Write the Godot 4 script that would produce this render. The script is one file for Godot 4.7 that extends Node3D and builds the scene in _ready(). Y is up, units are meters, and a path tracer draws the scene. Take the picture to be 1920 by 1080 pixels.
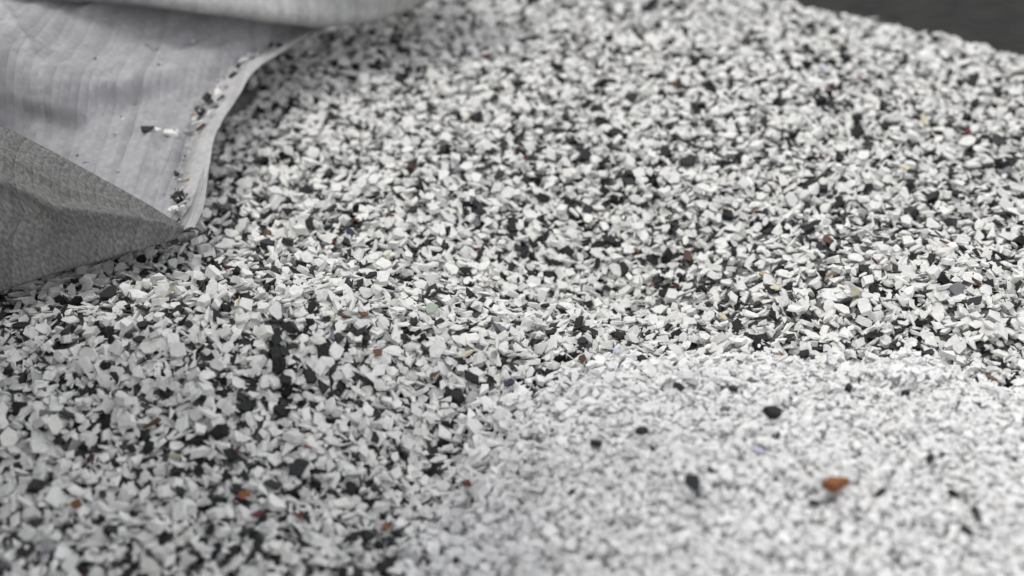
extends Node3D
# A close view over a heap of mixed white and charcoal chips, a heap of finer white chips in front, a woven bag lying on it at the left.

const BUMPS := [[-0.1, 0.035, 0.02, 0.11, 0.05], [0.035, -0.035, -0.022, 0.075, 0.05], [0.2, 0, 0.012, 0.08, 0.05], [0.1, -0.2, 0.012, 0.16, 0.08], [-0.3, -0.17, -0.03, 0.14, 0.12], [-0.02, 0.1, -0.008, 0.05, 0.06]]   # x, z, height, spread x, spread z
const BROW := [0.1600, -0.3500, 0.53574, -0.84438]     # a point of the far edge of the heap (x, z) and the direction outwards
const CREASES := [[-.205, -.205, .80, -.60, .05, .0022], [-.19, -.235, .30, .95, .02, .0025], [-.20, -.13, .95, .30, .07, -.0016], [-.255, -.16, .55, .83, .05, .0022], [-.175, -.10, .35, .94, .05, .0014], [-.27, -.22, .96, -.25, .05, .0018]]   # sharp folds of the sheet: x, z, direction, length, height
const FLOOR_Y := -0.14
const CELL := 0.0008
const X0 := -0.52
const Z0 := -0.46
const NX := 1300
const NZ := 1010
const EYE := Vector3(0.0, 0.34415, 0.49149)

var white_edge: Array = [Vector2(-0.0051, 0.1904), Vector2(-0.0147, 0.1476), Vector2(-0.0142, 0.1291), Vector2(-0.0069, 0.1035), Vector2(0.0051, 0.0837), Vector2(0.0208, 0.0708), Vector2(0.0464, 0.0625), Vector2(0.0721, 0.0591), Vector2(0.1043, 0.0564), Vector2(0.1360, 0.0574), Vector2(0.1626, 0.0618), Vector2(0.1812, 0.0708), Vector2(0.2047, 0.0821), Vector2(0.2345, 0.1065), Vector2(0.2835, 0.1476), Vector2(0.2326, 0.2527), Vector2(-0.0045, 0.2527)]
var sheet_net: Array = [
	[Vector3(-0.3804, 0.0750, -0.1956), Vector3(-0.3293, 0.0600, -0.2112), Vector3(-0.2775, 0.0500, -0.2209), Vector3(-0.2199, 0.0450, -0.2182), Vector3(-0.1680, 0.0400, -0.2155), Vector3(-0.1338, 0.0350, -0.2163), Vector3(-0.0925, 0.0200, -0.2455)],
	[Vector3(-0.3314, 0.0900, -0.0933), Vector3(-0.2873, 0.0800, -0.1103), Vector3(-0.2501, 0.0620, -0.1386), Vector3(-0.2272, 0.0450, -0.1583), Vector3(-0.1888, 0.0320, -0.1852), Vector3(-0.1463, 0.0260, -0.1969), Vector3(-0.1081, 0.0180, -0.2184)],
	[Vector3(-0.3082, 0.0950, -0.0434), Vector3(-0.2684, 0.0850, -0.0622), Vector3(-0.2449, 0.0600, -0.1115), Vector3(-0.2220, 0.0490, -0.1170), Vector3(-0.1927, 0.0360, -0.1313), Vector3(-0.1625, 0.0260, -0.1607), Vector3(-0.1348, 0.0180, -0.1721)],
	[Vector3(-0.3086, 0.0800, -0.0339), Vector3(-0.2692, 0.0700, -0.0538), Vector3(-0.2427, 0.0460, -0.0987), Vector3(-0.2145, 0.0370, -0.0998), Vector3(-0.1919, 0.0260, -0.1210), Vector3(-0.1645, 0.0200, -0.1384), Vector3(-0.1411, 0.0170, -0.1384)],
	[Vector3(-0.3166, 0.0600, -0.0383), Vector3(-0.2755, 0.0500, -0.0569), Vector3(-0.2420, 0.0340, -0.0921), Vector3(-0.2136, 0.0260, -0.0937), Vector3(-0.1880, 0.0210, -0.1002), Vector3(-0.1668, 0.0170, -0.1075), Vector3(-0.1462, 0.0160, -0.1066)],
	[Vector3(-0.3283, 0.0300, -0.0443), Vector3(-0.2760, 0.0300, -0.0443), Vector3(-0.2386, 0.0220, -0.0726), Vector3(-0.2069, 0.0190, -0.0728), Vector3(-0.1820, 0.0170, -0.0713), Vector3(-0.1630, 0.0140, -0.0740), Vector3(-0.1445, 0.0140, -0.0755)],
	[Vector3(-0.3297, 0.0150, -0.0369), Vector3(-0.2771, 0.0150, -0.0369), Vector3(-0.2314, 0.0130, -0.0424), Vector3(-0.2007, 0.0120, -0.0440), Vector3(-0.1738, 0.0120, -0.0426), Vector3(-0.1567, 0.0120, -0.0417), Vector3(-0.1410, 0.0120, -0.0440)],
	[Vector3(-0.3309, 0.0000, -0.0293), Vector3(-0.2782, 0.0000, -0.0293), Vector3(-0.2295, 0.0020, -0.0284), Vector3(-0.1925, 0.0060, -0.0266), Vector3(-0.1682, 0.0080, -0.0257), Vector3(-0.1536, 0.0100, -0.0253), Vector3(-0.1422, 0.0120, -0.0252)]]
var fold_line: Array = [Vector3(-0.3923, 0.1393, -0.0731), Vector3(-0.3102, 0.1025, -0.0535), Vector3(-0.2630, 0.0810, -0.0445), Vector3(-0.2214, 0.0567, -0.0397), Vector3(-0.1953, 0.0423, -0.0357), Vector3(-0.1691, 0.0266, -0.0320), Vector3(-0.1513, 0.0158, -0.0294), Vector3(-0.1412, 0.0107, -0.0276)]
var foot_line: Array = [Vector3(-0.3502, 0.0080, 0.0947), Vector3(-0.2863, 0.0090, 0.0671), Vector3(-0.2480, 0.0110, 0.0455), Vector3(-0.2114, 0.0140, 0.0231), Vector3(-0.1922, 0.0150, 0.0121), Vector3(-0.1721, 0.0160, 0.0019), Vector3(-0.1547, 0.0140, -0.0110), Vector3(-0.1407, 0.0115, -0.0256)]
var rim_line: Array = [Vector3(-0.3738, 0.0550, -0.2125), Vector3(-0.2969, 0.0500, -0.1923), Vector3(-0.2415, 0.0460, -0.1918), Vector3(-0.2002, 0.0420, -0.1927), Vector3(-0.1587, 0.0360, -0.1932), Vector3(-0.1239, 0.0280, -0.2027), Vector3(-0.0990, 0.0240, -0.2094), Vector3(-0.0763, 0.0240, -0.2164), Vector3(-0.0564, 0.0260, -0.2282), Vector3(-0.0389, 0.0300, -0.2388), Vector3(-0.0092, 0.0400, -0.2687)]
var coloured: Array = [
	["red", -0.0149, -0.2210, 3.6, "small red chip right of the rolled bag rim"],
	["rust", 0.0420, -0.2444, 3.4, "rust chip at the top middle of the picture"],
	["rust", 0.0873, -0.1795, 4.6, "larger rust chip in the far middle heap"],
	["brown", 0.0599, -0.1861, 2.8, "tiny brown chip left of the larger rust chip"],
	["rust", 0.0175, -0.1721, 2.8, "thin rust chip in the far left middle heap"],
	["brown", -0.0509, -0.1130, 3.4, "small brown chip well right of the hem"],
	["maroon", 0.0071, -0.1100, 3.4, "maroon chip behind the central hollow"],
	["cream", -0.0227, -0.1549, 4.2, "cream chip in the far left middle heap"],
	["crimson", 0.1710, -0.1789, 5.2, "short crimson chip in the far right heap"],
	["rust", 0.1875, -0.1844, 4.0, "rust chip right of the short crimson chip"],
	["amber", 0.2143, -0.1803, 4.4, "amber chip near the far right heap edge"],
	["rust", 0.2261, -0.1817, 4.2, "flat rust chip near the far right heap edge"],
	["cream", 0.2139, -0.1486, 5.4, "large cream chip in the far right heap"],
	["crimson", 0.2338, -0.1407, 6.4, "long crimson splinter in the far right heap"],
	["amber", 0.2280, -0.1490, 2.8, "tiny amber chip left of the long crimson splinter"],
	["cream", 0.1918, -0.0988, 4.6, "cream chip below the large cream one"],
	["maroon", 0.1536, -0.1151, 4.6, "maroon chip in the upper right heap"],
	["rust", 0.1499, -0.2671, 3.2, "topmost rust chip near the dark floor"],
	["olive", 0.1866, -0.2371, 4.4, "greenish chip close to the far heap edge"],
	["lilac", 0.1706, -0.2020, 4.2, "lilac chip behind the short crimson chip"],
	["brown", -0.0743, -0.0614, 5.0, "brown chip behind the left navy chip"],
	["maroon", -0.0572, -0.0655, 3.2, "small maroon chip right of the left navy chip"],
	["navy", -0.0757, -0.0538, 4.2, "left navy chip, the one nearer the bag"],
	["maroon", -0.0823, -0.0467, 3.2, "maroon chip just left of the left navy chip"],
	["cream", -0.0557, -0.0321, 4.2, "cream chip left of the picture centre"],
	["rust", -0.0157, -0.0540, 3.4, "rust chip just above the picture centre"],
	["olive", -0.0723, 0.0410, 4.2, "pale olive chip on the left mound"],
	["brown", -0.0676, 0.0418, 5.0, "red brown chip right of the mound's olive chip"],
	["amber", -0.0598, 0.0397, 3.4, "narrow amber splinter on the left mound"],
	["rust", -0.0527, 0.0603, 5.2, "bright rust splinter below the left mound crest"],
	["rust", -0.0307, 0.0628, 4.2, "rust splinter left of the right navy chip"],
	["maroon", -0.0383, 0.0085, 2.8, "tiny maroon chip near the picture centre"],
	["rust", -0.0084, -0.0257, 3.0, "small rust chip in the picture centre"],
	["green", -0.0338, 0.0206, 4.6, "pale green chip near the picture centre"],
	["cream", -0.0184, 0.0522, 4.8, "cream chip left of the white heap"],
	["navy", -0.0010, 0.0664, 5.0, "right navy chip bordering the white heap"],
	["amber", 0.0590, -0.0580, 3.2, "farther amber chip in the central hollow"],
	["amber", 0.0641, -0.0330, 3.2, "nearer amber chip in the central hollow"],
	["blue", 0.0424, 0.0473, 4.2, "pale blue chip behind the white heap"],
	["brown", 0.0284, 0.0489, 3.4, "brown splinter left of the pale blue chip"],
	["slate", -0.0712, 0.0523, 4.6, "slate chip on the left mound"],
	["brown", 0.0825, -0.0493, 5.0, "dark brown chip well behind the white heap"],
	["brown", 0.1445, -0.0417, 4.8, "brown chip in the middle of the right half"],
	["brown", 0.1913, -0.0228, 5.4, "long brown chip near the right picture edge"],
	["tan", 0.1398, -0.0123, 4.4, "larger tan chip in the sharp right band"],
	["cream", 0.1143, -0.0005, 4.2, "cream chip in the sharp right band"],
	["olive", 0.1453, 0.0106, 4.6, "olive chip in the sharp right band"],
	["brown", 0.0740, -0.0317, 4.6, "brown chip close behind the white heap"],
	["tan", 0.1125, -0.0213, 3.6, "smaller tan chip left of the larger tan one"],
	["brown", 0.1961, 0.0109, 4.0, "red brown chip near the right picture edge"],
	["orange", 0.1078, 0.0532, 3.6, "orange chip on the white heap's crest"],
	["rust", 0.1056, 0.0482, 2.6, "tiny rust chip behind the crest's orange chip"],
	["amber", 0.1881, 0.0653, 4.0, "amber chip right of the white heap's crest"],
	["cream", 0.0908, 0.0094, 4.6, "cream chip behind the white heap's crest"],
	["maroon", 0.1589, -0.0137, 3.2, "small maroon chip in the sharp right band"],
	["amber", 0.1154, -0.0722, 3.4, "amber chip behind the hollow, right of centre"],
	["tan", 0.1023, -0.0730, 3.6, "tan chip behind the hollow, right of centre"],
	["slate", 0.1042, 0.0254, 4.4, "slate chip behind the white heap's crest"],
	["brown", -0.1348, 0.0930, 6.0, "brown shard in the lower left heap"],
	["maroon", -0.1548, 0.1084, 4.2, "maroon chip near the lower left picture edge"],
	["brown", -0.1012, 0.1063, 5.2, "red brown chip in the lower left heap"],
	["olive", -0.1245, 0.1074, 4.2, "olive chip below the lower left brown shard"],
	["orange", -0.0956, 0.1283, 4.0, "orange chip at the left of the foreground"],
	["crimson", -0.0898, 0.1355, 4.6, "small crimson chip in the left foreground"],
	["rust", -0.0758, 0.1333, 4.2, "rust chip right of the small crimson one"],
	["orange", -0.0447, 0.1372, 4.2, "foreground orange chip bordering the white heap"],
	["crimson", -0.1417, 0.1663, 6.2, "large crimson chip at the bottom left corner"],
	["amber", -0.1542, 0.1330, 3.4, "small amber chip at the foreground's left edge"],
	["rust", -0.0929, 0.1696, 4.4, "rust chip at the bottom edge of the picture"],
	["red", -0.0751, 0.1060, 3.0, "tiny red chip in the lower left heap"],
	["plum", -0.1463, 0.1468, 4.2, "plum chip behind the large corner crimson chip"],
	["brown", -0.1139, -0.0524, 4.0, "brown chip just right of the bag corner"],
	["amber", -0.1069, -0.0655, 3.6, "amber chip near the bag corner"],
	["rust", -0.0164, 0.1213, 4.0, "rust chip bordering the white heap's left side"],
	["orange", 0.1064, 0.1561, 5.6, "big orange chip on the white heap"],
	["lilac", 0.0851, 0.1306, 4.0, "lilac chip on the white heap"],
	["maroon", -0.1222, -0.0051, 4.6, "maroon chip in front of the bag corner"],
	["olive", -0.1414, 0.0192, 4.6, "olive chip below the folded bag flap"],
	["tan", -0.1110, 0.0319, 4.2, "tan chip in front of the bag corner"]]
var dark_on_white: Array = [
	["charcoal", 0.0933, 0.1098, 6.2, "largest black chip lying on the white heap"],
	["charcoal", 0.0619, 0.0904, 4.6, "charcoal chip at the back of the white heap"],
	["charcoal", 0.0461, 0.1183, 4.8, "charcoal chip left on the white heap"],
	["charcoal", 0.0606, 0.1496, 5.4, "charcoal chip at the middle of the white heap"],
	["charcoal", 0.1502, 0.1659, 5.4, "large charcoal chip low right on the white heap"],
	["charcoal", 0.1423, 0.1381, 4.2, "charcoal chip right on the white heap"],
	["charcoal", 0.1262, 0.0872, 4.0, "small charcoal chip on the white heap's right crest"],
	["charcoal", 0.0298, 0.1186, 4.4, "charcoal chip on the white heap's left slope"],
	["charcoal", 0.0987, 0.1605, 3.6, "charcoal chip just left of the big orange chip"],
	["charcoal", 0.1210, 0.1572, 3.6, "charcoal chip just right of the big orange chip"],
	["charcoal", 0.1459, 0.1555, 4.0, "charcoal chip above the large low right one"],
	["charcoal", 0.1450, 0.1734, 3.8, "charcoal chip below the large low right one"],
	["charcoal", 0.0822, 0.0890, 3.8, "charcoal chip behind the largest black one"],
	["charcoal", 0.0929, 0.1227, 2.6, "tiny charcoal chip below the largest black one"],
	["charcoal", 0.1462, 0.0908, 3.6, "charcoal sliver at the white heap's right rim"],
	["charcoal", 0.0209, 0.1419, 3.0, "small charcoal chip low left on the white heap"],
	["charcoal", 0.0491, 0.1259, 2.6, "tiny charcoal chip on the white heap's left part"],
	["charcoal", 0.0670, 0.1441, 2.6, "tiny charcoal chip above the middle one on white"],
	["charcoal", 0.1168, 0.0530, 4.6, "dark sliver at the white heap's back crest"]]
var on_sheet: Array = [
	["charcoal", -0.1562, -0.1443, 5.0, "black chip lying on the pale bag sheet, higher of two"],
	["charcoal", -0.1574, -0.1329, 4.6, "black chip on the pale bag sheet, lower of two"],
	["charcoal", -0.1628, -0.1204, 3.6, "small dark chip on the sheet left of a white one"],
	["charcoal", -0.1773, -0.1039, 4.4, "dark chip on the sheet, farthest from its edge"],
	["white", -0.1658, -0.1073, 5.4, "white curled chip on the sheet beside a dark chip"],
	["grey", -0.1500, -0.1320, 4.4, "grey chip on the sheet close to its edge"],
	["white", -0.1547, -0.1173, 5.0, "white chip on the sheet below the two black chips"],
	["white", -0.1492, -0.1216, 4.4, "white chip on the sheet close to the hem"],
	["charcoal", -0.1447, -0.1625, 4.0, "dark chip on the sheet at the middle of its edge"],
	["grey", -0.1416, -0.1682, 3.8, "grey chip on the sheet at the middle of its edge"],
	["grey", -0.1363, -0.1935, 4.6, "grey chip on the sheet near the rolled rim"],
	["charcoal", -0.1251, -0.1969, 3.2, "tiny dark chip on the sheet near the rolled rim"],
	["white", -0.1420, -0.1811, 4.6, "white chip on the sheet near the rolled rim"],
	["grey", -0.1873, -0.1739, 4.2, "grey chip in the sheet hollow near the rolled rim"],
	["charcoal", -0.1535, -0.0545, 5.4, "black wedge chip on the sheet near the bag corner"],
	["white", -0.1527, -0.0447, 5.4, "white chip on the sheet just below the black wedge"],
	["white", -0.1506, -0.1485, 4.2, "white chip behind the higher black chip on the sheet"],
	["brown", -0.1528, -0.1119, 3.6, "brown grey chip on the sheet by the hem crease"],
	["white", -0.1714, -0.1035, 3.6, "small white chip left of the curled one on the sheet"],
	["grey", -0.1599, -0.1126, 3.8, "grey chip on the sheet under the small dark one"],
	["charcoal", -0.1475, -0.1392, 3.6, "dark chip on the sheet right of the black pair"],
	["white", -0.1465, -0.1507, 3.6, "white chip on the sheet right of the higher black one"],
	["charcoal", -0.1437, -0.1726, 3.2, "dark crumb on the sheet above the mid edge chips"],
	["grey", -0.1386, -0.1826, 3.2, "grey crumb on the sheet below the rolled rim"],
	["charcoal", -0.1305, -0.1988, 3.4, "dark chip on the sheet right beside the rolled rim"],
	["charcoal", -0.1517, -0.1373, 3.8, "third black chip on the sheet, right of the pair"],
	["white", -0.1597, -0.1255, 3.8, "white chip on the sheet left of the black pair"],
	["grey", -0.1495, -0.0475, 3.4, "grey crumb on the sheet right of the black wedge"]]

# real base colours, linear
var TONES := {
	"white": [Color(.80, .80, .785), Color(.78, .78, .765), Color(.82, .82, .805), Color(.765, .765, .75), Color(.79, .785, .755), Color(.73, .73, .72)],
	"fine_white": [Color(.87, .87, .87), Color(.85, .85, .845), Color(.885, .885, .885), Color(.83, .83, .83)],
	"charcoal": [Color(.014, .015, .016), Color(.020, .021, .023), Color(.010, .010, .011), Color(.028, .030, .033)],
	"grey": [Color(.30, .305, .315), Color(.40, .40, .40), Color(.20, .205, .22), Color(.47, .48, .47)],
	"rust": [Color(.135, .05, .024)], "brown": [Color(.105, .045, .027)], "maroon": [Color(.09, .022, .022)], "red": [Color(.20, .032, .027)], "crimson": [Color(.12, .017, .026)],
	"cream": [Color(.62, .57, .43)], "amber": [Color(.16, .078, .034)], "olive": [Color(.38, .37, .27)], "lilac": [Color(.56, .57, .72)], "navy": [Color(.03, .033, .07)],
	"green": [Color(.36, .43, .36)], "blue": [Color(.50, .55, .66)], "slate": [Color(.17, .18, .23)], "tan": [Color(.48, .36, .22)], "orange": [Color(.24, .085, .03)], "plum": [Color(.08, .035, .06)],
}
var materials := {}
var shapes: Array = []          # chip shapes: {v, n, half, mesh}
var rng := RandomNumberGenerator.new()
var H := PackedFloat32Array()
var owner_of := PackedInt32Array()
var sheet_y := PackedFloat32Array()
var laid: Array = []            # laid chips: [Transform3D, shape, kind, tone]
var taken := {}
var grain: NoiseTexture2D
var rough_bump: NoiseTexture2D
var wrinkle := FastNoiseLite.new()
var marks: Array = []           # chips with a look of their own, by which the others are told: [place, label]
var sheet_ids := {}
var grit := {}
var by_mark := {}


func _ready() -> void:
	rng.seed = 20417
	# camera
	var cam := Camera3D.new()
	cam.name = "camera"
	var lens := CameraAttributesPhysical.new()
	lens.frustum_focal_length = 57.83
	lens.frustum_focus_distance = 0.588
	lens.frustum_near = 0.02
	lens.frustum_far = 40.0
	lens.exposure_aperture = 6.4
	cam.attributes = lens
	add_child(cam)
	cam.position = EYE
	cam.rotation_degrees = Vector3(-35, 0, 0)
	cam.current = true
	# sky and sun: bright overcast
	var env := Environment.new()
	env.background_mode = Environment.BG_SKY
	var sky := Sky.new()
	var sm := ProceduralSkyMaterial.new()
	sm.sky_top_color = Color(.975, .98, .99)
	sm.sky_horizon_color = Color(.80, .80, .805)
	sm.sky_curve = 0.25
	sm.ground_bottom_color = Color(.22, .22, .22)
	sm.ground_horizon_color = Color(.40, .40, .40)
	sky.sky_material = sm
	env.sky = sky
	env.tonemap_mode = Environment.TONE_MAPPER_LINEAR
	env.tonemap_exposure = 1.25
	env.sdfgi_enabled = true
	env.ssao_enabled = true
	env.ssil_enabled = true
	var we := WorldEnvironment.new()
	we.name = "environment"
	we.environment = env
	add_child(we)
	var sun := DirectionalLight3D.new()
	sun.name = "sun"
	sun.light_energy = 0.42
	sun.light_color = Color(1.0, .985, .96)
	sun.light_angular_distance = 18.0
	sun.shadow_enabled = true
	add_child(sun)
	sun.look_at_from_position(Vector3(-0.60, 1.2, -0.26), Vector3.ZERO)

	make_materials()
	make_ground()
	make_shapes()
	make_bag()
	lay_chips()
	build_heaps()


# ---------- shape of the place
func heap(x: float, z: float) -> float:
	var h := 0.0
	for b in BUMPS:
		h += b[2] * exp(-pow((x - b[0]) / b[3], 2) - pow((z - b[1]) / b[4], 2))
	var s: float = (x - BROW[0]) * BROW[2] + (z - BROW[1]) * BROW[3] + 0.06
	if s > 0.0:
		h -= 3.75 * s * s if s < 0.1 else 0.0375 + 0.75 * (s - 0.1)
	h += 0.0035 * wrinkle.get_noise_2d(x * 9000.0, z * 9000.0) * (1.0 if s < 0.0 else 0.6)
	return maxf(h, FLOOR_Y)

func in_white(x: float, z: float) -> float:   # metres inside the outline of the white heap, negative outside
	var c := false
	var d := 9.0
	var n := white_edge.size()
	for i in n:
		var a: Vector2 = white_edge[i]
		var b: Vector2 = white_edge[(i + 1) % n]
		if (a.y > z) != (b.y > z) and x < (b.x - a.x) * (z - a.y) / (b.y - a.y) + a.x:
			c = not c
		var e := b - a
		var t := clampf(((x - a.x) * e.x + (z - a.y) * e.y) / e.length_squared(), 0, 1)
		d = minf(d, (a + e * t - Vector2(x, z)).length())
	return d if c else -d

func white_rise(d: float) -> float:
	return 0.030 * (1.0 - exp(-d / 0.05)) if d > 0.0 else 0.0


# ---------- helpers
func numbered(called: String) -> String:
	var k: int = taken.get(called, 0)
	taken[called] = k + 1
	return called if k == 0 else "%s_%03d" % [called, k]

func tag(o: Node, label: String, category: String, group := "") -> void:
	o.set_meta("label", label)
	o.set_meta("category", category)
	if group:
		o.set_meta("group", group)

func noise_texture(freq: float, octaves: int, lo: float, hi: float, sd: int, size := 256, normal := false, strength := 1.0) -> NoiseTexture2D:
	var n := FastNoiseLite.new()
	n.noise_type = FastNoiseLite.TYPE_SIMPLEX_SMOOTH
	n.seed = sd
	n.frequency = freq
	n.fractal_octaves = octaves
	var t := NoiseTexture2D.new()
	t.width = size
	t.height = size
	t.seamless = true
	t.noise = n
	if normal:
		t.as_normal_map = true
		t.bump_strength = strength
	else:
		var g := Gradient.new()
		g.set_color(0, Color(lo, lo, lo))
		g.set_color(1, Color(hi, hi, hi))
		t.color_ramp = g
	return t

func chip_material(c: Color, kind: String) -> StandardMaterial3D:
	var m := StandardMaterial3D.new()
	m.albedo_color = c.linear_to_srgb()
	m.albedo_texture = grain
	m.uv1_triplanar = true
	m.uv1_world_triplanar = true
	m.uv1_scale = Vector3.ONE * 45.0
	m.roughness = 0.62 if kind == "charcoal" else 0.55
	m.metallic_specular = 0.4
	m.normal_enabled = true
	m.normal_texture = rough_bump
	m.normal_scale = 0.8 if kind == "charcoal" else 0.35
	return m

func make_materials() -> void:
	wrinkle.seed = 5
	wrinkle.frequency = 0.0035
	grain = noise_texture(0.03, 4, .86, 1.0, 11)
	rough_bump = noise_texture(0.05, 4, 0, 1, 12, 256, true, 6.0)
	for kind in TONES:
		materials[kind] = []
		for c in TONES[kind]:
			materials[kind].append(chip_material(c, kind))
	var m := chip_material(Color.WHITE, "stuff")
	m.vertex_color_use_as_albedo = true
	m.normal_scale = 0.5
	materials["stuff"] = m
	# woven polypropylene: flat tapes over and under, a few tapes duller
	var w := 512
	var tapes := 32
	var per := w / tapes
	var lift := Image.create(w, w, false, Image.FORMAT_RGB8)
	var look := Image.create(w, w, false, Image.FORMAT_RGB8)
	var dull := []
	for i in tapes * 2:
		dull.append(rng.randf_range(.90, 1.0))
	var fibre := FastNoiseLite.new()
	fibre.seed = 3
	fibre.frequency = 0.09
	for y in w:
		for x in w:
			var i := x / per
			var j := y / per
			var u := absf(fmod(x, per) / per - .5) * 2.0
			var v := absf(fmod(y, per) / per - .5) * 2.0
			var warp := (i + j) % 2 == 0
			var across := u if warp else v
			var along := v if warp else u
			var h := (1.0 - pow(u, 3.0)) * .7 + .3 * (1.0 - pow(across, 4.0)) * cos(along * 1.4)
			var f := fibre.get_noise_2d(x * (1.0 if warp else .15), y * (.15 if warp else 1.0))
			h = clampf(h * .85 + f * .12 + .05, 0, 1)
			lift.set_pixel(x, y, Color(h, h, h))
			var a: float = dull[i] * (1.0 if warp else .975) * (.95 + .06 * f)
			look.set_pixel(x, y, Color(a, a, a))
	var bump := lift.duplicate() as Image
	bump.bump_map_to_normal_map(3.0)
	var lift_t := ImageTexture.create_from_image(bump)
	var look_t := ImageTexture.create_from_image(look)
	var dirt := noise_texture(0.012, 5, .90, 1.0, 21, 512)
	for k in [["fabric", Color(.43, .425, .445), 9.0, 0.34], ["hem", Color(.53, .525, .535), 9.0, 0.30], ["flap", Color(.27, .27, .265), 8.0, 0.5], ["rim", Color(.54, .54, .535), 9.0, 0.3]]:  # flap is the same cloth, its shade put into a darker colour
		var f := StandardMaterial3D.new()
		f.albedo_color = (k[1] as Color).linear_to_srgb()
		f.albedo_texture = look_t
		f.uv1_scale = Vector3(k[2], k[2], 1)
		f.normal_enabled = true
		f.normal_texture = lift_t
		f.normal_scale = k[3]
		f.roughness = .7
		f.metallic_specular = .35
		f.detail_enabled = true
		f.detail_albedo = dirt
		f.detail_blend_mode = BaseMaterial3D.BLEND_MODE_MUL
		f.detail_uv_layer = BaseMaterial3D.DETAIL_UV_1
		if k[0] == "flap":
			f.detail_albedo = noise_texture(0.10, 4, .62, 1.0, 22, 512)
		materials[k[0]] = f
	var g := StandardMaterial3D.new()
	g.albedo_color = Color(.016, .0155, .014).linear_to_srgb()
	g.albedo_texture = noise_texture(0.02, 5, .55, 1.0, 31, 512)
	g.uv1_triplanar = true
	g.uv1_world_triplanar = true
	g.uv1_scale = Vector3.ONE * 2.0
	g.roughness = .9
	g.normal_enabled = true
	g.normal_texture = noise_texture(0.06, 4, 0, 1, 32, 512, true, 8.0)
	materials["ground"] = g

func make_ground() -> void:
	var p := PlaneMesh.new()
	p.size = Vector2(12, 12)
	var o := MeshInstance3D.new()
	o.name = "ground"
	o.mesh = p
	o.material_override = materials["ground"]
	o.position = Vector3(0, FLOOR_Y, 0)
	o.set_meta("kind", "structure")
	add_child(o)


# ---------- chip shapes: broken plates with slanting sides and a worn upper edge
func make_shapes() -> void:
	for k in 48:
		var n: int = [3, 4, 4, 5, 5, 6][rng.randi() % 6]
		var long := k % 6 == 0
		var block := k % 6 == 1
		var b := rng.randf_range(.22, .34) if long else rng.randf_range(.50, .85)
		var c := rng.randf_range(.34, .50) if block else rng.randf_range(.09, .20)
		var foot := []
		var rise := []
		var top := []
		var tilt := Vector2(rng.randf_range(-.35, .35), rng.randf_range(-.35, .35)) * c
		for i in n:
			var a := TAU * (i + rng.randf_range(-.33, .33)) / n
			var r := rng.randf_range(.78, 1.12)
			var x := cos(a) * r
			var z := sin(a) * r * b
			var slant := Vector2(rng.randf_range(-.16, .16), rng.randf_range(-.16, .16))
			foot.append(Vector3(x + slant.x, -c + rng.randf_range(-.05, .10), z + slant.y))
			var y := c + tilt.x * x + tilt.y * z / b + rng.randf_range(-.07, .05)
			rise.append(Vector3(x, y - .035, z))
			top.append(Vector3(x * .94, y, z * .94) + Vector3(-slant.x, 0, -slant.y) * .12)
		var mid := Vector3.ZERO
		for p in top:
			mid += p / n
		mid += Vector3(rng.randf_range(-.15, .15), rng.randf_range(-.03, .05), rng.randf_range(-.15, .15) * b)
		var low := Vector3(0, -c * 1.05, 0)
		var v := PackedVector3Array()
		for i in n:
			var j := (i + 1) % n
			for t in [[mid, top[i], top[j]], [top[i], rise[i], rise[j]], [top[i], rise[j], top[j]], [rise[i], foot[i], foot[j]], [rise[i], foot[j], rise[j]], [low, foot[j], foot[i]]]:
				v.append_array(PackedVector3Array(t))
		var nn := faced(v)
		var arr := []
		arr.resize(Mesh.ARRAY_MAX)
		arr[Mesh.ARRAY_VERTEX] = v
		arr[Mesh.ARRAY_NORMAL] = nn
		var mesh := ArrayMesh.new()
		mesh.add_surface_from_arrays(Mesh.PRIMITIVE_TRIANGLES, arr)
		# the same chip with a plain edge, for the mass
		v = PackedVector3Array()
		for i in n:
			var j := (i + 1) % n
			for t in [[mid, rise[i], rise[j]], [rise[i], foot[i], foot[j]], [rise[i], foot[j], rise[j]]]:
				v.append_array(PackedVector3Array(t))
			if i > 0 and i < n - 1:
				v.append_array(PackedVector3Array([foot[0], foot[j], foot[i]]))
		nn = faced(v)
		shapes.append({"v": v, "n": nn, "half": Vector3(.92, c, b * .92), "mesh": mesh, "thin": not block})


func faced(v: PackedVector3Array) -> PackedVector3Array:   # flat normals, clockwise front faces all pointing outwards
	var nn := PackedVector3Array()
	for i in range(0, v.size(), 3):
		var nrm := (v[i + 2] - v[i]).cross(v[i + 1] - v[i]).normalized()
		nn.append_array(PackedVector3Array([nrm, nrm, nrm]))
	return nn

# ---------- the woven bag
func spline(p: Array, t: float) -> Vector3:
	var n := p.size() - 1
	var f := clampf(t, 0, 1) * n
	var i := mini(int(f), n - 1)
	var a: Vector3 = p[maxi(i - 1, 0)]
	var d: Vector3 = p[mini(i + 2, n)]
	var b: Vector3 = p[i]
	var c: Vector3 = p[i + 1]
	if i == 0: a = b * 2.0 - c
	if i == n - 1: d = c * 2.0 - b
	return b.cubic_interpolate(c, a, d, f - i)

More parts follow.
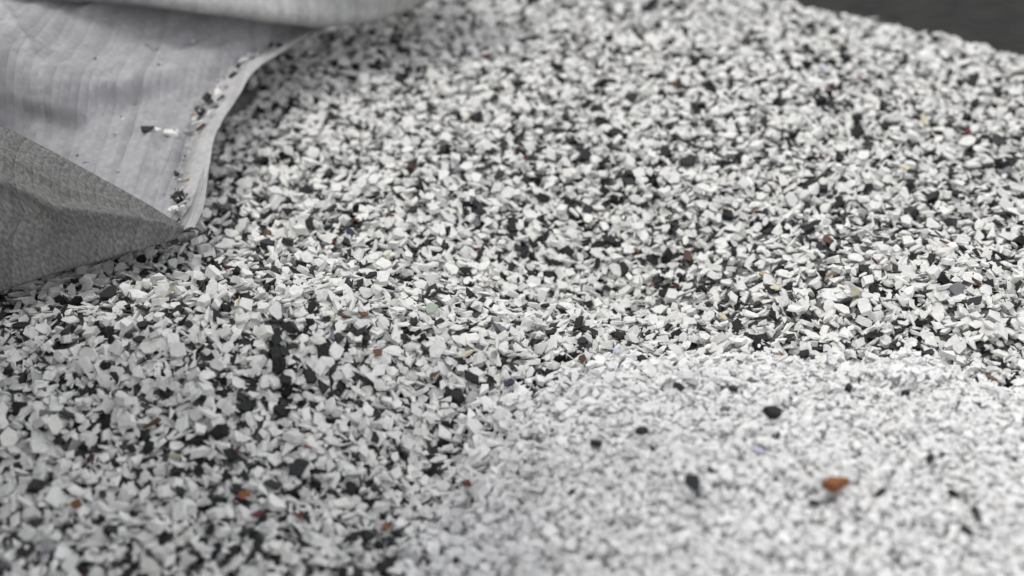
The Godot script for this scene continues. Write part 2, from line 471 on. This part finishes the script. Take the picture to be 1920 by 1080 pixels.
func sheet_at(s: float, t: float) -> Vector3:   # s from the far left to the free edge, t from the rim to the corner
	var col := []
	for r in sheet_net:
		col.append(spline(r, s))
	var p := spline(col, t)
	var keep := smoothstep(1.0, .9, s)
	p.y += 0.0013 * wrinkle.get_noise_2d(p.x * 16000.0 + p.z * 5000.0, p.z * 9000.0) * (0.35 + keep)
	p.y += 0.0011 * sin(p.x * 520.0 + p.z * 90.0 + 2.0 * sin(p.z * 40.0)) * smoothstep(.45, .8, s) * smoothstep(.35, .6, t)
	for k in CREASES:
		var along := Vector2(p.x - k[0], p.z - k[1])
		var off: float = along.dot(Vector2(-k[3], k[2]))
		var far: float = along.dot(Vector2(k[2], k[3])) / k[4]
		p.y += 1.5 * k[5] * exp(-absf(off) / .0030) * exp(-far * far)
	p.y += -0.0035 * exp(-pow((s - .90) / .035, 2)) + 0.003 * smoothstep(.93, 1.0, s)
	return p

func shell(grid: Array, thick: float, flat_uv := false) -> ArrayMesh:   # a cloth of real thickness through the points grid[row][column]
	var rows := grid.size()
	var cols: int = grid[0].size()
	var st := SurfaceTool.new()
	st.begin(Mesh.PRIMITIVE_TRIANGLES)
	st.set_smooth_group(0)
	var nrm := []
	var uv := []
	for r in rows:
		var line := []
		var uvl := []
		for c in cols:
			var dx: Vector3 = grid[r][mini(c + 1, cols - 1)] - grid[r][maxi(c - 1, 0)]
			var dz: Vector3 = grid[mini(r + 1, rows - 1)][c] - grid[maxi(r - 1, 0)][c]
			line.append(dz.cross(dx).normalized())
			var left := 0.0 if c == 0 else (uvl[c - 1] as Vector2).x + (grid[r][c] as Vector3).distance_to(grid[r][c - 1])
			var over := 0.0 if r == 0 else (uv[r - 1][c] as Vector2).y + (grid[r][c] as Vector3).distance_to(grid[r - 1][c])
			uvl.append(Vector2((grid[r][c] as Vector3).x, (grid[r][c] as Vector3).z * 1.1) if flat_uv else Vector2(left, over))
		if not flat_uv:
			for c in cols - 1:
				uvl[c].x -= (uvl[cols - 1] as Vector2).x
			uvl[cols - 1].x = 0.0
		nrm.append(line)
		uv.append(uvl)
	for side in 2:
		var off := 0.0 if side == 0 else -thick
		for r in rows:
			for c in cols:
				st.set_uv(uv[r][c])
				st.set_normal(nrm[r][c] if side == 0 else -nrm[r][c])
				st.add_vertex(grid[r][c] + nrm[r][c] * off)
	var lot := rows * cols
	for r in rows - 1:
		for c in cols - 1:
			var a := r * cols + c
			for q in [a, a + 1, a + cols, a + 1, a + cols + 1, a + cols]:
				st.add_index(q)
			for q in [a, a + cols, a + 1, a + 1, a + cols, a + cols + 1]:
				st.add_index(q + lot)
	var ring := []
	for c in cols: ring.append(c)
	for r in range(1, rows): ring.append(r * cols + cols - 1)
	for c in range(cols - 2, -1, -1): ring.append((rows - 1) * cols + c)
	for r in range(rows - 2, 0, -1): ring.append(r * cols)
	for i in ring.size():
		var a: int = ring[i]
		var b: int = ring[(i + 1) % ring.size()]
		for q in [a, a + lot, b, b, a + lot, b + lot]:
			st.add_index(q)
	st.generate_tangents()
	return st.commit()

func part(called: String, mesh: Mesh, m: Material, parent: Node, label := "") -> MeshInstance3D:
	var o := MeshInstance3D.new()
	o.name = called
	o.mesh = mesh
	o.material_override = m
	if label:
		o.set_meta("label", label)
	parent.add_child(o, true)
	return o

func make_bag() -> void:
	var bag := Node3D.new()
	bag.name = "woven_bag"
	tag(bag, "pale grey woven bag lying open on the chips with folded flap and rolled rim", "bag")
	add_child(bag)
	sheet_y.resize(NX * NZ)
	sheet_y.fill(9.0)
	var grid := []
	for r in 150:
		var line := []
		for c in 190:
			line.append(sheet_at(c / 189.0, r / 149.0))
		grid.append(line)
	part("side_panel", shell(grid, .0009, true), materials["fabric"], bag)
	for r in 240:
		for c in 300:
			var p := sheet_at(c / 299.0, r / 239.0)
			var i := int((p.x - X0) / CELL)
			var j := int((p.z - Z0) / CELL)
			for a in range(-3, 4):
				for b in range(-3, 4):
					if i + a >= 0 and i + a < NX and j + b >= 0 and j + b < NZ:
						sheet_y[(j + b) * NX + i + a] = p.y
	# hem: a doubled, stitched strip along the free edge
	grid = []
	for r in 120:
		var line := []
		for c in 9:
			var k := c / 8.0
			var t := r / 119.0
			var p := sheet_at(lerpf(.905, 1.0, k), t)
			var over := .0006 * sqrt(maxf(0.0, 1.0 - pow(2.0 * k - 1.0, 4)))
			line.append(p + Vector3(.0022 * k, .0004 + over, 0))
		grid.append(line)
	part("hem", shell(grid, .0013, true), materials["hem"], bag)
	# folded flap: over the fold, down the face, curling under at the foot
	grid = []
	var rows := 64
	for r in rows:
		var t := lerpf(-.35, 1.18, r / (rows - 1.0))
		var line := []
		for c in 120:
			var s := c / 119.0
			var a := spline(fold_line, s)
			var b := spline(foot_line, s)
			var p: Vector3
			var face := (a - b).cross(Vector3.RIGHT).normalized()
			if face.z < 0.0: face = -face
			var tall := a.distance_to(b)
			if t < 0.0:
				p = a + Vector3(0, -.055, -.030) * (-t) * (tall / .09) + Vector3(0, .0, -.003) * minf(1.0, tall / .03)
			elif t <= 1.0:
				p = a.lerp(b, t)
			else:
				p = b + Vector3(0, -.010, -.075) * (t - 1.0) * minf(1.0, tall / .03)
			if t > 0.0:
				var down := tall * minf(t, 1.0)
				var knee := minf(.040 + .012 * sin(s * 9.0), .58 * tall)
				var out := .50 * knee
				p += face * (out * down / knee if down < knee else out * pow(maxf(0.0, (tall - down) / (tall - knee)), .8))
				var sure := minf(1.0, tall / .03)
				p += face * sure * (.0022 * exp(-pow((down - knee) / .0035, 2)) - .0016 * exp(-pow((down - knee + .009) / .004, 2)) + .0010 * exp(-pow((down - .5 * knee - .02 * (s - .55)) / .003, 2)))
				p += face * .0022 * wrinkle.get_noise_2d(s * 900.0 + t * 300.0, t * 320.0 - s * 300.0) * sure
			line.append(p)
		grid.append(line)
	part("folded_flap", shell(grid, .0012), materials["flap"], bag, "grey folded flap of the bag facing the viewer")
	# rolled rim at the back
	grid = []
	for r in 49:
		var a := TAU * r / 48.0
		var line := []
		for c in 90:
			var s := c / 89.0
			var p := spline(rim_line, s)
			var along := (spline(rim_line, minf(1, s + .01)) - spline(rim_line, maxf(0, s - .01))).normalized()
			var side := along.cross(Vector3.UP).normalized()
			if side.z > 0.0: side = -side
			var rad := .030 * (1.0 + .05 * sin(a * 5.0 + s * 9.0) + .05 * wrinkle.get_noise_2d(s * 1500.0, a * 60.0))
			var mid := p + Vector3(0, .013, 0) + side * .040
			line.append(mid + Vector3.UP * cos(a) * rad * .55 + side * sin(a) * rad * 1.5)
		grid.append(line)
	part("rolled_rim", shell(grid, .001), materials["rim"], bag, "pale rolled rim of the bag at the back")
	# unseen cloth panel added beyond the left edge, shaped to shade the heap
	grid = []
	for r in 30:
		var t := r / 29.0
		var line := []
		for c in 60:
			var s := c / 59.0
			var z := lerpf(.0, .42, s)
			var x := -.29 + .14 * pow(1.0 - t, 1.5) - .012 * sin(s * 7.0)
			line.append(Vector3(x + .012 * wrinkle.get_noise_2d(s * 700.0, t * 500.0), lerpf(.42, -.03, t), z))
		grid.append(line)
	part("added_shade_panel", shell(grid, .001), materials["fabric"], bag)


# ---------- laying the chips one by one on what already lies there
func top_at(x: float, z: float) -> float:
	return H[clampi(int((z - Z0) / CELL), 0, NZ - 1) * NX + clampi(int((x - X0) / CELL), 0, NX - 1)]

func lay(x: float, z: float, si: int, size: float, kind: String, jitter: float, under_sheet := true, settle := .5) -> int:
	var shape: Dictionary = shapes[si]
	var reach := size * .8
	var gx := clampf((top_at(x + reach, z) - top_at(x - reach, z)) / (2.0 * reach), -.9, .9)
	var gz := clampf((top_at(x, z + reach) - top_at(x, z - reach)) / (2.0 * reach), -.9, .9)
	var up := Vector3(-gx * .8 + rng.randfn(0, jitter), 1.0, -gz * .8 + rng.randfn(0, jitter)).normalized()
	var yaw := rng.randf() * TAU
	var ax := Vector3(cos(yaw), 0, sin(yaw))
	ax = (ax - up * ax.dot(up)).normalized()
	var az := ax.cross(up)
	var half: Vector3 = shape.half * size
	var ni := maxi(3, int(half.x * 2.0 / CELL))
	var nj := maxi(2, int(half.z * 2.0 / CELL))
	var cells := PackedInt32Array()
	var offs := PackedFloat32Array()
	var most := -9.0
	var sum := 0.0
	var hy := half.y * maxf(.5, up.y)
	for i in ni:
		var lx := (2.0 * (i + .5) / ni - 1.0)
		for j in nj:
			var lz := (2.0 * (j + .5) / nj - 1.0)
			if lx * lx + lz * lz > 1.15:
				continue
			var px := ax.x * lx * half.x + az.x * lz * half.z
			var py := ax.y * lx * half.x + az.y * lz * half.z
			var pz := ax.z * lx * half.x + az.z * lz * half.z
			var cx := int((x + px - X0) / CELL)
			var cz := int((z + pz - Z0) / CELL)
			if cx < 0 or cz < 0 or cx >= NX or cz >= NZ:
				return -1
			var cell := cz * NX + cx
			cells.append(cell)
			offs.append(py)
			var need := H[cell] - py + hy
			most = maxf(most, need)
			sum += need
	var y := lerpf(sum / cells.size(), most, settle)
	if under_sheet:
		for k in cells.size():
			if y + offs[k] + hy + .0005 > sheet_y[cells[k]]:
				return -1
	var id := laid.size()
	for k in cells.size():
		var t := y + offs[k] + hy
		if t > H[cells[k]]:
			H[cells[k]] = t
			owner_of[cells[k]] = id
	laid.append([Transform3D(Basis(ax, up, az).scaled(Vector3.ONE * size), Vector3(x, y, z)), si, kind, rng.randi() % (TONES[kind] as Array).size()])
	return id

func half_width(z: float) -> float:   # how far the chips are laid to either side
	return .33 - .38 * z

func size_of(mean: float, spread: float) -> float:
	return mean * clampf(exp(rng.randfn(0, spread)), .38, 1.8)

func lay_chips() -> void:
	H.resize(NX * NZ)
	owner_of.resize(NX * NZ)
	owner_of.fill(-1)
	var coarse := []
	var step := 8
	for j in NZ / step + 2:
		var line := PackedFloat32Array()
		for i in NX / step + 2:
			line.append(heap(X0 + i * step * CELL, Z0 + j * step * CELL) - .008)
		coarse.append(line)
	for j in NZ:
		var j0 := j / step
		var fj := float(j % step) / step
		for i in NX:
			var i0 := i / step
			var fi := float(i % step) / step
			H[j * NX + i] = lerpf(lerpf(coarse[j0][i0], coarse[j0][i0 + 1], fi), lerpf(coarse[j0 + 1][i0], coarse[j0 + 1][i0 + 1], fi), fj)
	var clump := FastNoiseLite.new()
	clump.seed = 77
	clump.frequency = 1.0
	# mixed heap
	var tries := 0
	var count := 0
	while count < 80000 and tries < 170000:
		tries += 1
		var best := Vector2.ZERO
		var low := 9.0
		var zz := 0.0
		for k in 3:
			zz = lerpf(-.43, .31, pow(rng.randf(), 1.15))
			var x := rng.randf_range(-1, 1) * half_width(zz)
			var over: float = top_at(x, zz) - coarse[int((zz - Z0) / CELL / step)][int((clampf(x, X0 + .01, .5) - X0) / CELL / step)]
			if over < low:
				low = over
				best = Vector2(x, zz)
		var x := clampf(best.x, X0 + .02, .5)
		var z := best.y
		if in_white(x, z) > .018:
			continue
		var c := clampi(int((z - Z0) / CELL), 0, NZ - 1) * NX + clampi(int((x - X0) / CELL), 0, NX - 1)
		if sheet_y[c] < 8.0 and sheet_y[clampi(c + 35, 0, NX * NZ - 1)] < 8.0 and sheet_y[clampi(c + 35 * NX, 0, NX * NZ - 1)] < 8.0:
			continue
		var roll := rng.randf()
		var dark := .165 + .12 * clump.get_noise_2d(x * 42.0, z * 42.0) + .07 * clump.get_noise_2d(x * 9.0 + 40.0, z * 9.0)
		var kind := "white"
		var size := size_of(.0023, .42)
		if roll < dark:
			kind = "charcoal"
			size = size_of(.0024, .36)
		elif roll < dark + .016:
			kind = "grey"
		if lay(x, z, rng.randi() % shapes.size(), size, kind, .36) >= 0:
			count += 1
	# white heap of finer chips
	for j in NZ:
		for i in NX:
			if j % 4 == 0 and i % 4 == 0:
				var d := in_white(X0 + i * CELL, Z0 + j * CELL) if Z0 + j * CELL > -.09 and X0 + i * CELL > -.06 else -1.0
				if d > .004:
					var t: float = coarse[j / step][i / step] + .008 + white_rise(d) - .005
					for b in 4:
						for a in 4:
							if i + a < NX and j + b < NZ:
								H[(j + b) * NX + i + a] = maxf(H[(j + b) * NX + i + a], t)
	count = 0
	tries = 0
	while count < 56000 and tries < 180000:
		tries += 1
		var z := rng.randf_range(-.09, .31)
		var x := rng.randf_range(-.05, 1.0 * half_width(z))
		var d := in_white(x, z)
		if d < -.030 or (d < .010 and rng.randf() > pow((d + .030) / .040, 2.2)):
			continue
		var edge := smoothstep(.05, -.01, d)
		if lay(x, z, rng.randi() % shapes.size(), size_of(lerpf(.00145, .0021, edge), .36), "fine_white", .15, true, .35) >= 0:
			count += 1


func place(o: MeshInstance3D, called: String, chip: Array) -> void:
	o.name = numbered(called)
	o.mesh = shapes[chip[1]].mesh
	o.material_override = materials[chip[2]][chip[3]]
	o.transform = chip[0]
	add_child(o)

func build_heaps() -> void:
	var single := {}
	# chips one can point to, each laid where it lies
	var plates := []
	for i in shapes.size():
		if shapes[i].thin: plates.append(i)
	var blocks := []
	for i in shapes.size():
		if not shapes[i].thin: blocks.append(i)
	for c in coloured + dark_on_white:
		var from: Array = blocks if c[0] == "charcoal" or c[4].begins_with("big") else plates
		var id := lay(c[1], c[2], from[rng.randi() % from.size()], c[3] * (.00064 if c[0] == "charcoal" else .0009 if c[4].begins_with("big") else .00068), c[0], .26, false, .85)
		if id >= 0:
			single[id] = [c[0] + "_chip", c[4], ""]
	for i in NX * NZ:
		if sheet_y[i] < 8.0: H[i] = maxf(H[i], sheet_y[i])
	for c in on_sheet:
		var id := lay(c[1], c[2], plates[rng.randi() % plates.size()], c[3] * .0009, c[0], .16, false, .8)
		if id >= 0:
			single[id] = [c[0] + "_chip", c[4], ""]
			sheet_ids[id] = true
	for k in 420:   # grit caught in the crease along the hem and strewn over the sheet
		var p := sheet_at(rng.randfn(.885, .022) if k < 300 else rng.randf_range(.5, .95), rng.randf_range(.06, .92))
		var id := lay(p.x, p.z, rng.randi() % shapes.size(), rng.randf_range(.0004, .0012) if k < 380 else .0018, ["white", "grey", "charcoal", "tan"][[0, 0, 1, 2, 2, 3][rng.randi() % 6]], .2, false, .7)
		if id >= 0:
			grit[id] = true
	for id in single:
		if not sheet_ids.has(id):
			marks.append([(laid[id][0] as Transform3D).origin, single[id][1]])
	# of the rest, the three hundred of each kind that show largest
	var seen := PackedInt32Array()
	seen.resize(laid.size())
	for i in NX * NZ:
		if owner_of[i] >= 0: seen[owner_of[i]] += 1
	var words := {
		"white": ["white_chip", "angular white chip lying among charcoal ones in the mixed heap", "white chips of the mixed heap"],
		"charcoal": ["charcoal_chip", "charcoal chip lying among white ones in the mixed heap", "charcoal chips of the mixed heap"],
		"grey": ["grey_chip", "mid grey chip lying among white and charcoal ones in the mixed heap", "grey chips of the mixed heap"],
		"fine_white": ["small_white_chip", "small white chip in the finer all white heap", "small chips of the white heap"],
	}
	for kind in words:
		var list := []
		for id in laid.size():
			var chip: Array = laid[id]
			if chip[2] != kind or single.has(id) or grit.has(id) or seen[id] < 12: continue
			var p: Vector3 = (chip[0] as Transform3D).origin
			if absf(p.x) > .205 - .29 * p.z or p.z > .15 or p.z < -.29: continue
			if sheet_y[int((p.z - Z0) / CELL) * NX + int((p.x - X0) / CELL)] < 8.0: continue
			list.append([seen[id] / p.distance_squared_to(EYE), id])
		list.sort_custom(func(a, b): return a[0] > b[0])
		for k in mini(300, list.size()):
			var id: int = list[k][1]
			single[id] = [words[kind][0], where_lies(id, kind, seen), words[kind][2]]
	for id in single:
		var o := MeshInstance3D.new()
		place(o, single[id][0], laid[id])
		tag(o, single[id][1], "chip", single[id][2])
	# the mass of the two heaps
	for mass in ["mixed_chips", "fine_white_chips", "grit"]:
		var v := PackedVector3Array()
		var n := PackedVector3Array()
		var col := PackedColorArray()
		for id in laid.size():
			if single.has(id): continue
			var chip: Array = laid[id]
			if mass != ("grit" if grit.has(id) else "fine_white_chips" if chip[2] == "fine_white" else "mixed_chips"): continue
			var t: Transform3D = chip[0]
			v.append_array(t * (shapes[chip[1]].v as PackedVector3Array))
			n.append_array(Transform3D(t.basis.orthonormalized(), Vector3.ZERO) * (shapes[chip[1]].n as PackedVector3Array))
			var c := PackedColorArray()
			c.resize((shapes[chip[1]].v as PackedVector3Array).size())
			c.fill(TONES[chip[2]][chip[3]])
			col.append_array(c)
		var arr := []
		arr.resize(Mesh.ARRAY_MAX)
		arr[Mesh.ARRAY_VERTEX] = v
		arr[Mesh.ARRAY_NORMAL] = n
		arr[Mesh.ARRAY_COLOR] = col
		var mesh := ArrayMesh.new()
		mesh.add_surface_from_arrays(Mesh.PRIMITIVE_TRIANGLES, arr)
		var o := part(mass, mesh, materials["stuff"], self)
		o.set_meta("kind", "stuff")
		if mass == "mixed_chips":
			tag(o, "mass of white and charcoal chips making up the mixed heap", "chips")
		elif mass == "grit":
			tag(o, "fine grit caught on the pale bag sheet along its hem", "grit")
		else:
			tag(o, "mass of small white chips making up the finer heap in front", "chips")
		if mass != "grit":
			core(o, mass == "fine_white_chips")

func core(parent: Node, white: bool) -> void:   # the packed inside of a heap under its loose chips
	var st := SurfaceTool.new()
	st.begin(Mesh.PRIMITIVE_TRIANGLES)
	var step := .01 if not white else .006
	var from := Vector2(-.75, -.70) if not white else Vector2(-.06, -.09)
	var nx := 150 if not white else 105
	var nz := 135 if not white else 70
	for j in nz:
		for i in nx:
			var x := from.x + i * step
			var z := from.y + j * step
			var y := heap(x, z) - .009
			if white:
				var d := in_white(x, z)
				y = heap(x, z) + white_rise(d) - (.0065 if d > .003 else .02)
			else:
				y -= maxf(0.0, Vector2(maxf(absf(x) - .55, 0), maxf(maxf(z - .45, -.6 - z), 0)).length() * .9)
			st.add_vertex(Vector3(x, maxf(y, FLOOR_Y - .004), z))
	for j in nz - 1:
		for i in nx - 1:
			var a := j * nx + i
			for q in [a, a + 1, a + nx, a + 1, a + nx + 1, a + nx]:
				st.add_index(q)
	st.generate_normals()
	var m := StandardMaterial3D.new()
	m.albedo_color = (Color(.74, .74, .735) if white else Color(.42, .42, .415)).linear_to_srgb()
	m.albedo_texture = noise_texture(.09, 3, .35 if not white else .85, 1.0, 41)
	m.uv1_triplanar = true
	m.uv1_world_triplanar = true
	m.uv1_scale = Vector3.ONE * 12.0
	m.roughness = .9
	var o := part("packed_inside", st.commit(), m, parent)
	o.set_meta("kind", "stuff")

func nearest_mark(p: Vector3) -> String:   # mark and side of it as seen by the viewer
	var best := 0
	var least := 9.0
	for i in marks.size():
		var d: float = (marks[i][0] as Vector3).distance_squared_to(p)
		if d < least:
			least = d
			best = i
	var e: Vector3 = p - marks[best][0]
	return "%d %s" % [best, ("right of" if e.x > 0 else "left of") if absf(e.x) > absf(e.z) else ("before" if e.z > 0 else "behind")]

func where_lies(id: int, kind: String, seen: PackedInt32Array) -> String:   # "third white chip left of ..." counts the chips of its kind that show
	if not by_mark.has(kind):
		var all := {}
		for k in laid.size():
			if laid[k][2] == kind and seen[k] >= 4:
				var p: Vector3 = (laid[k][0] as Transform3D).origin
				var key := nearest_mark(p)
				if not all.has(key): all[key] = []
				all[key].append([(marks[int(key)][0] as Vector3).distance_to(p), k])
		var said := {}
		for key in all:
			all[key].sort()
			for n in all[key].size():
				said[all[key][n][1]] = [n, key]
		by_mark[kind] = said
	var told: Array = by_mark[kind][id]
	var key: String = told[1]
	var n: int = told[0]
	var place_word: String = ["nearest", "second", "third", "fourth", "fifth", "sixth", "seventh", "eighth", "ninth", "tenth", "eleventh", "twelfth"][n] if n < 12 else "%dth" % (n + 1)
	return "%s %s %s %s" % [place_word, {"white": "white chip", "charcoal": "charcoal chip", "grey": "grey chip", "fine_white": "small white chip"}[kind], key.substr(key.find(" ") + 1), marks[int(key)][1]]
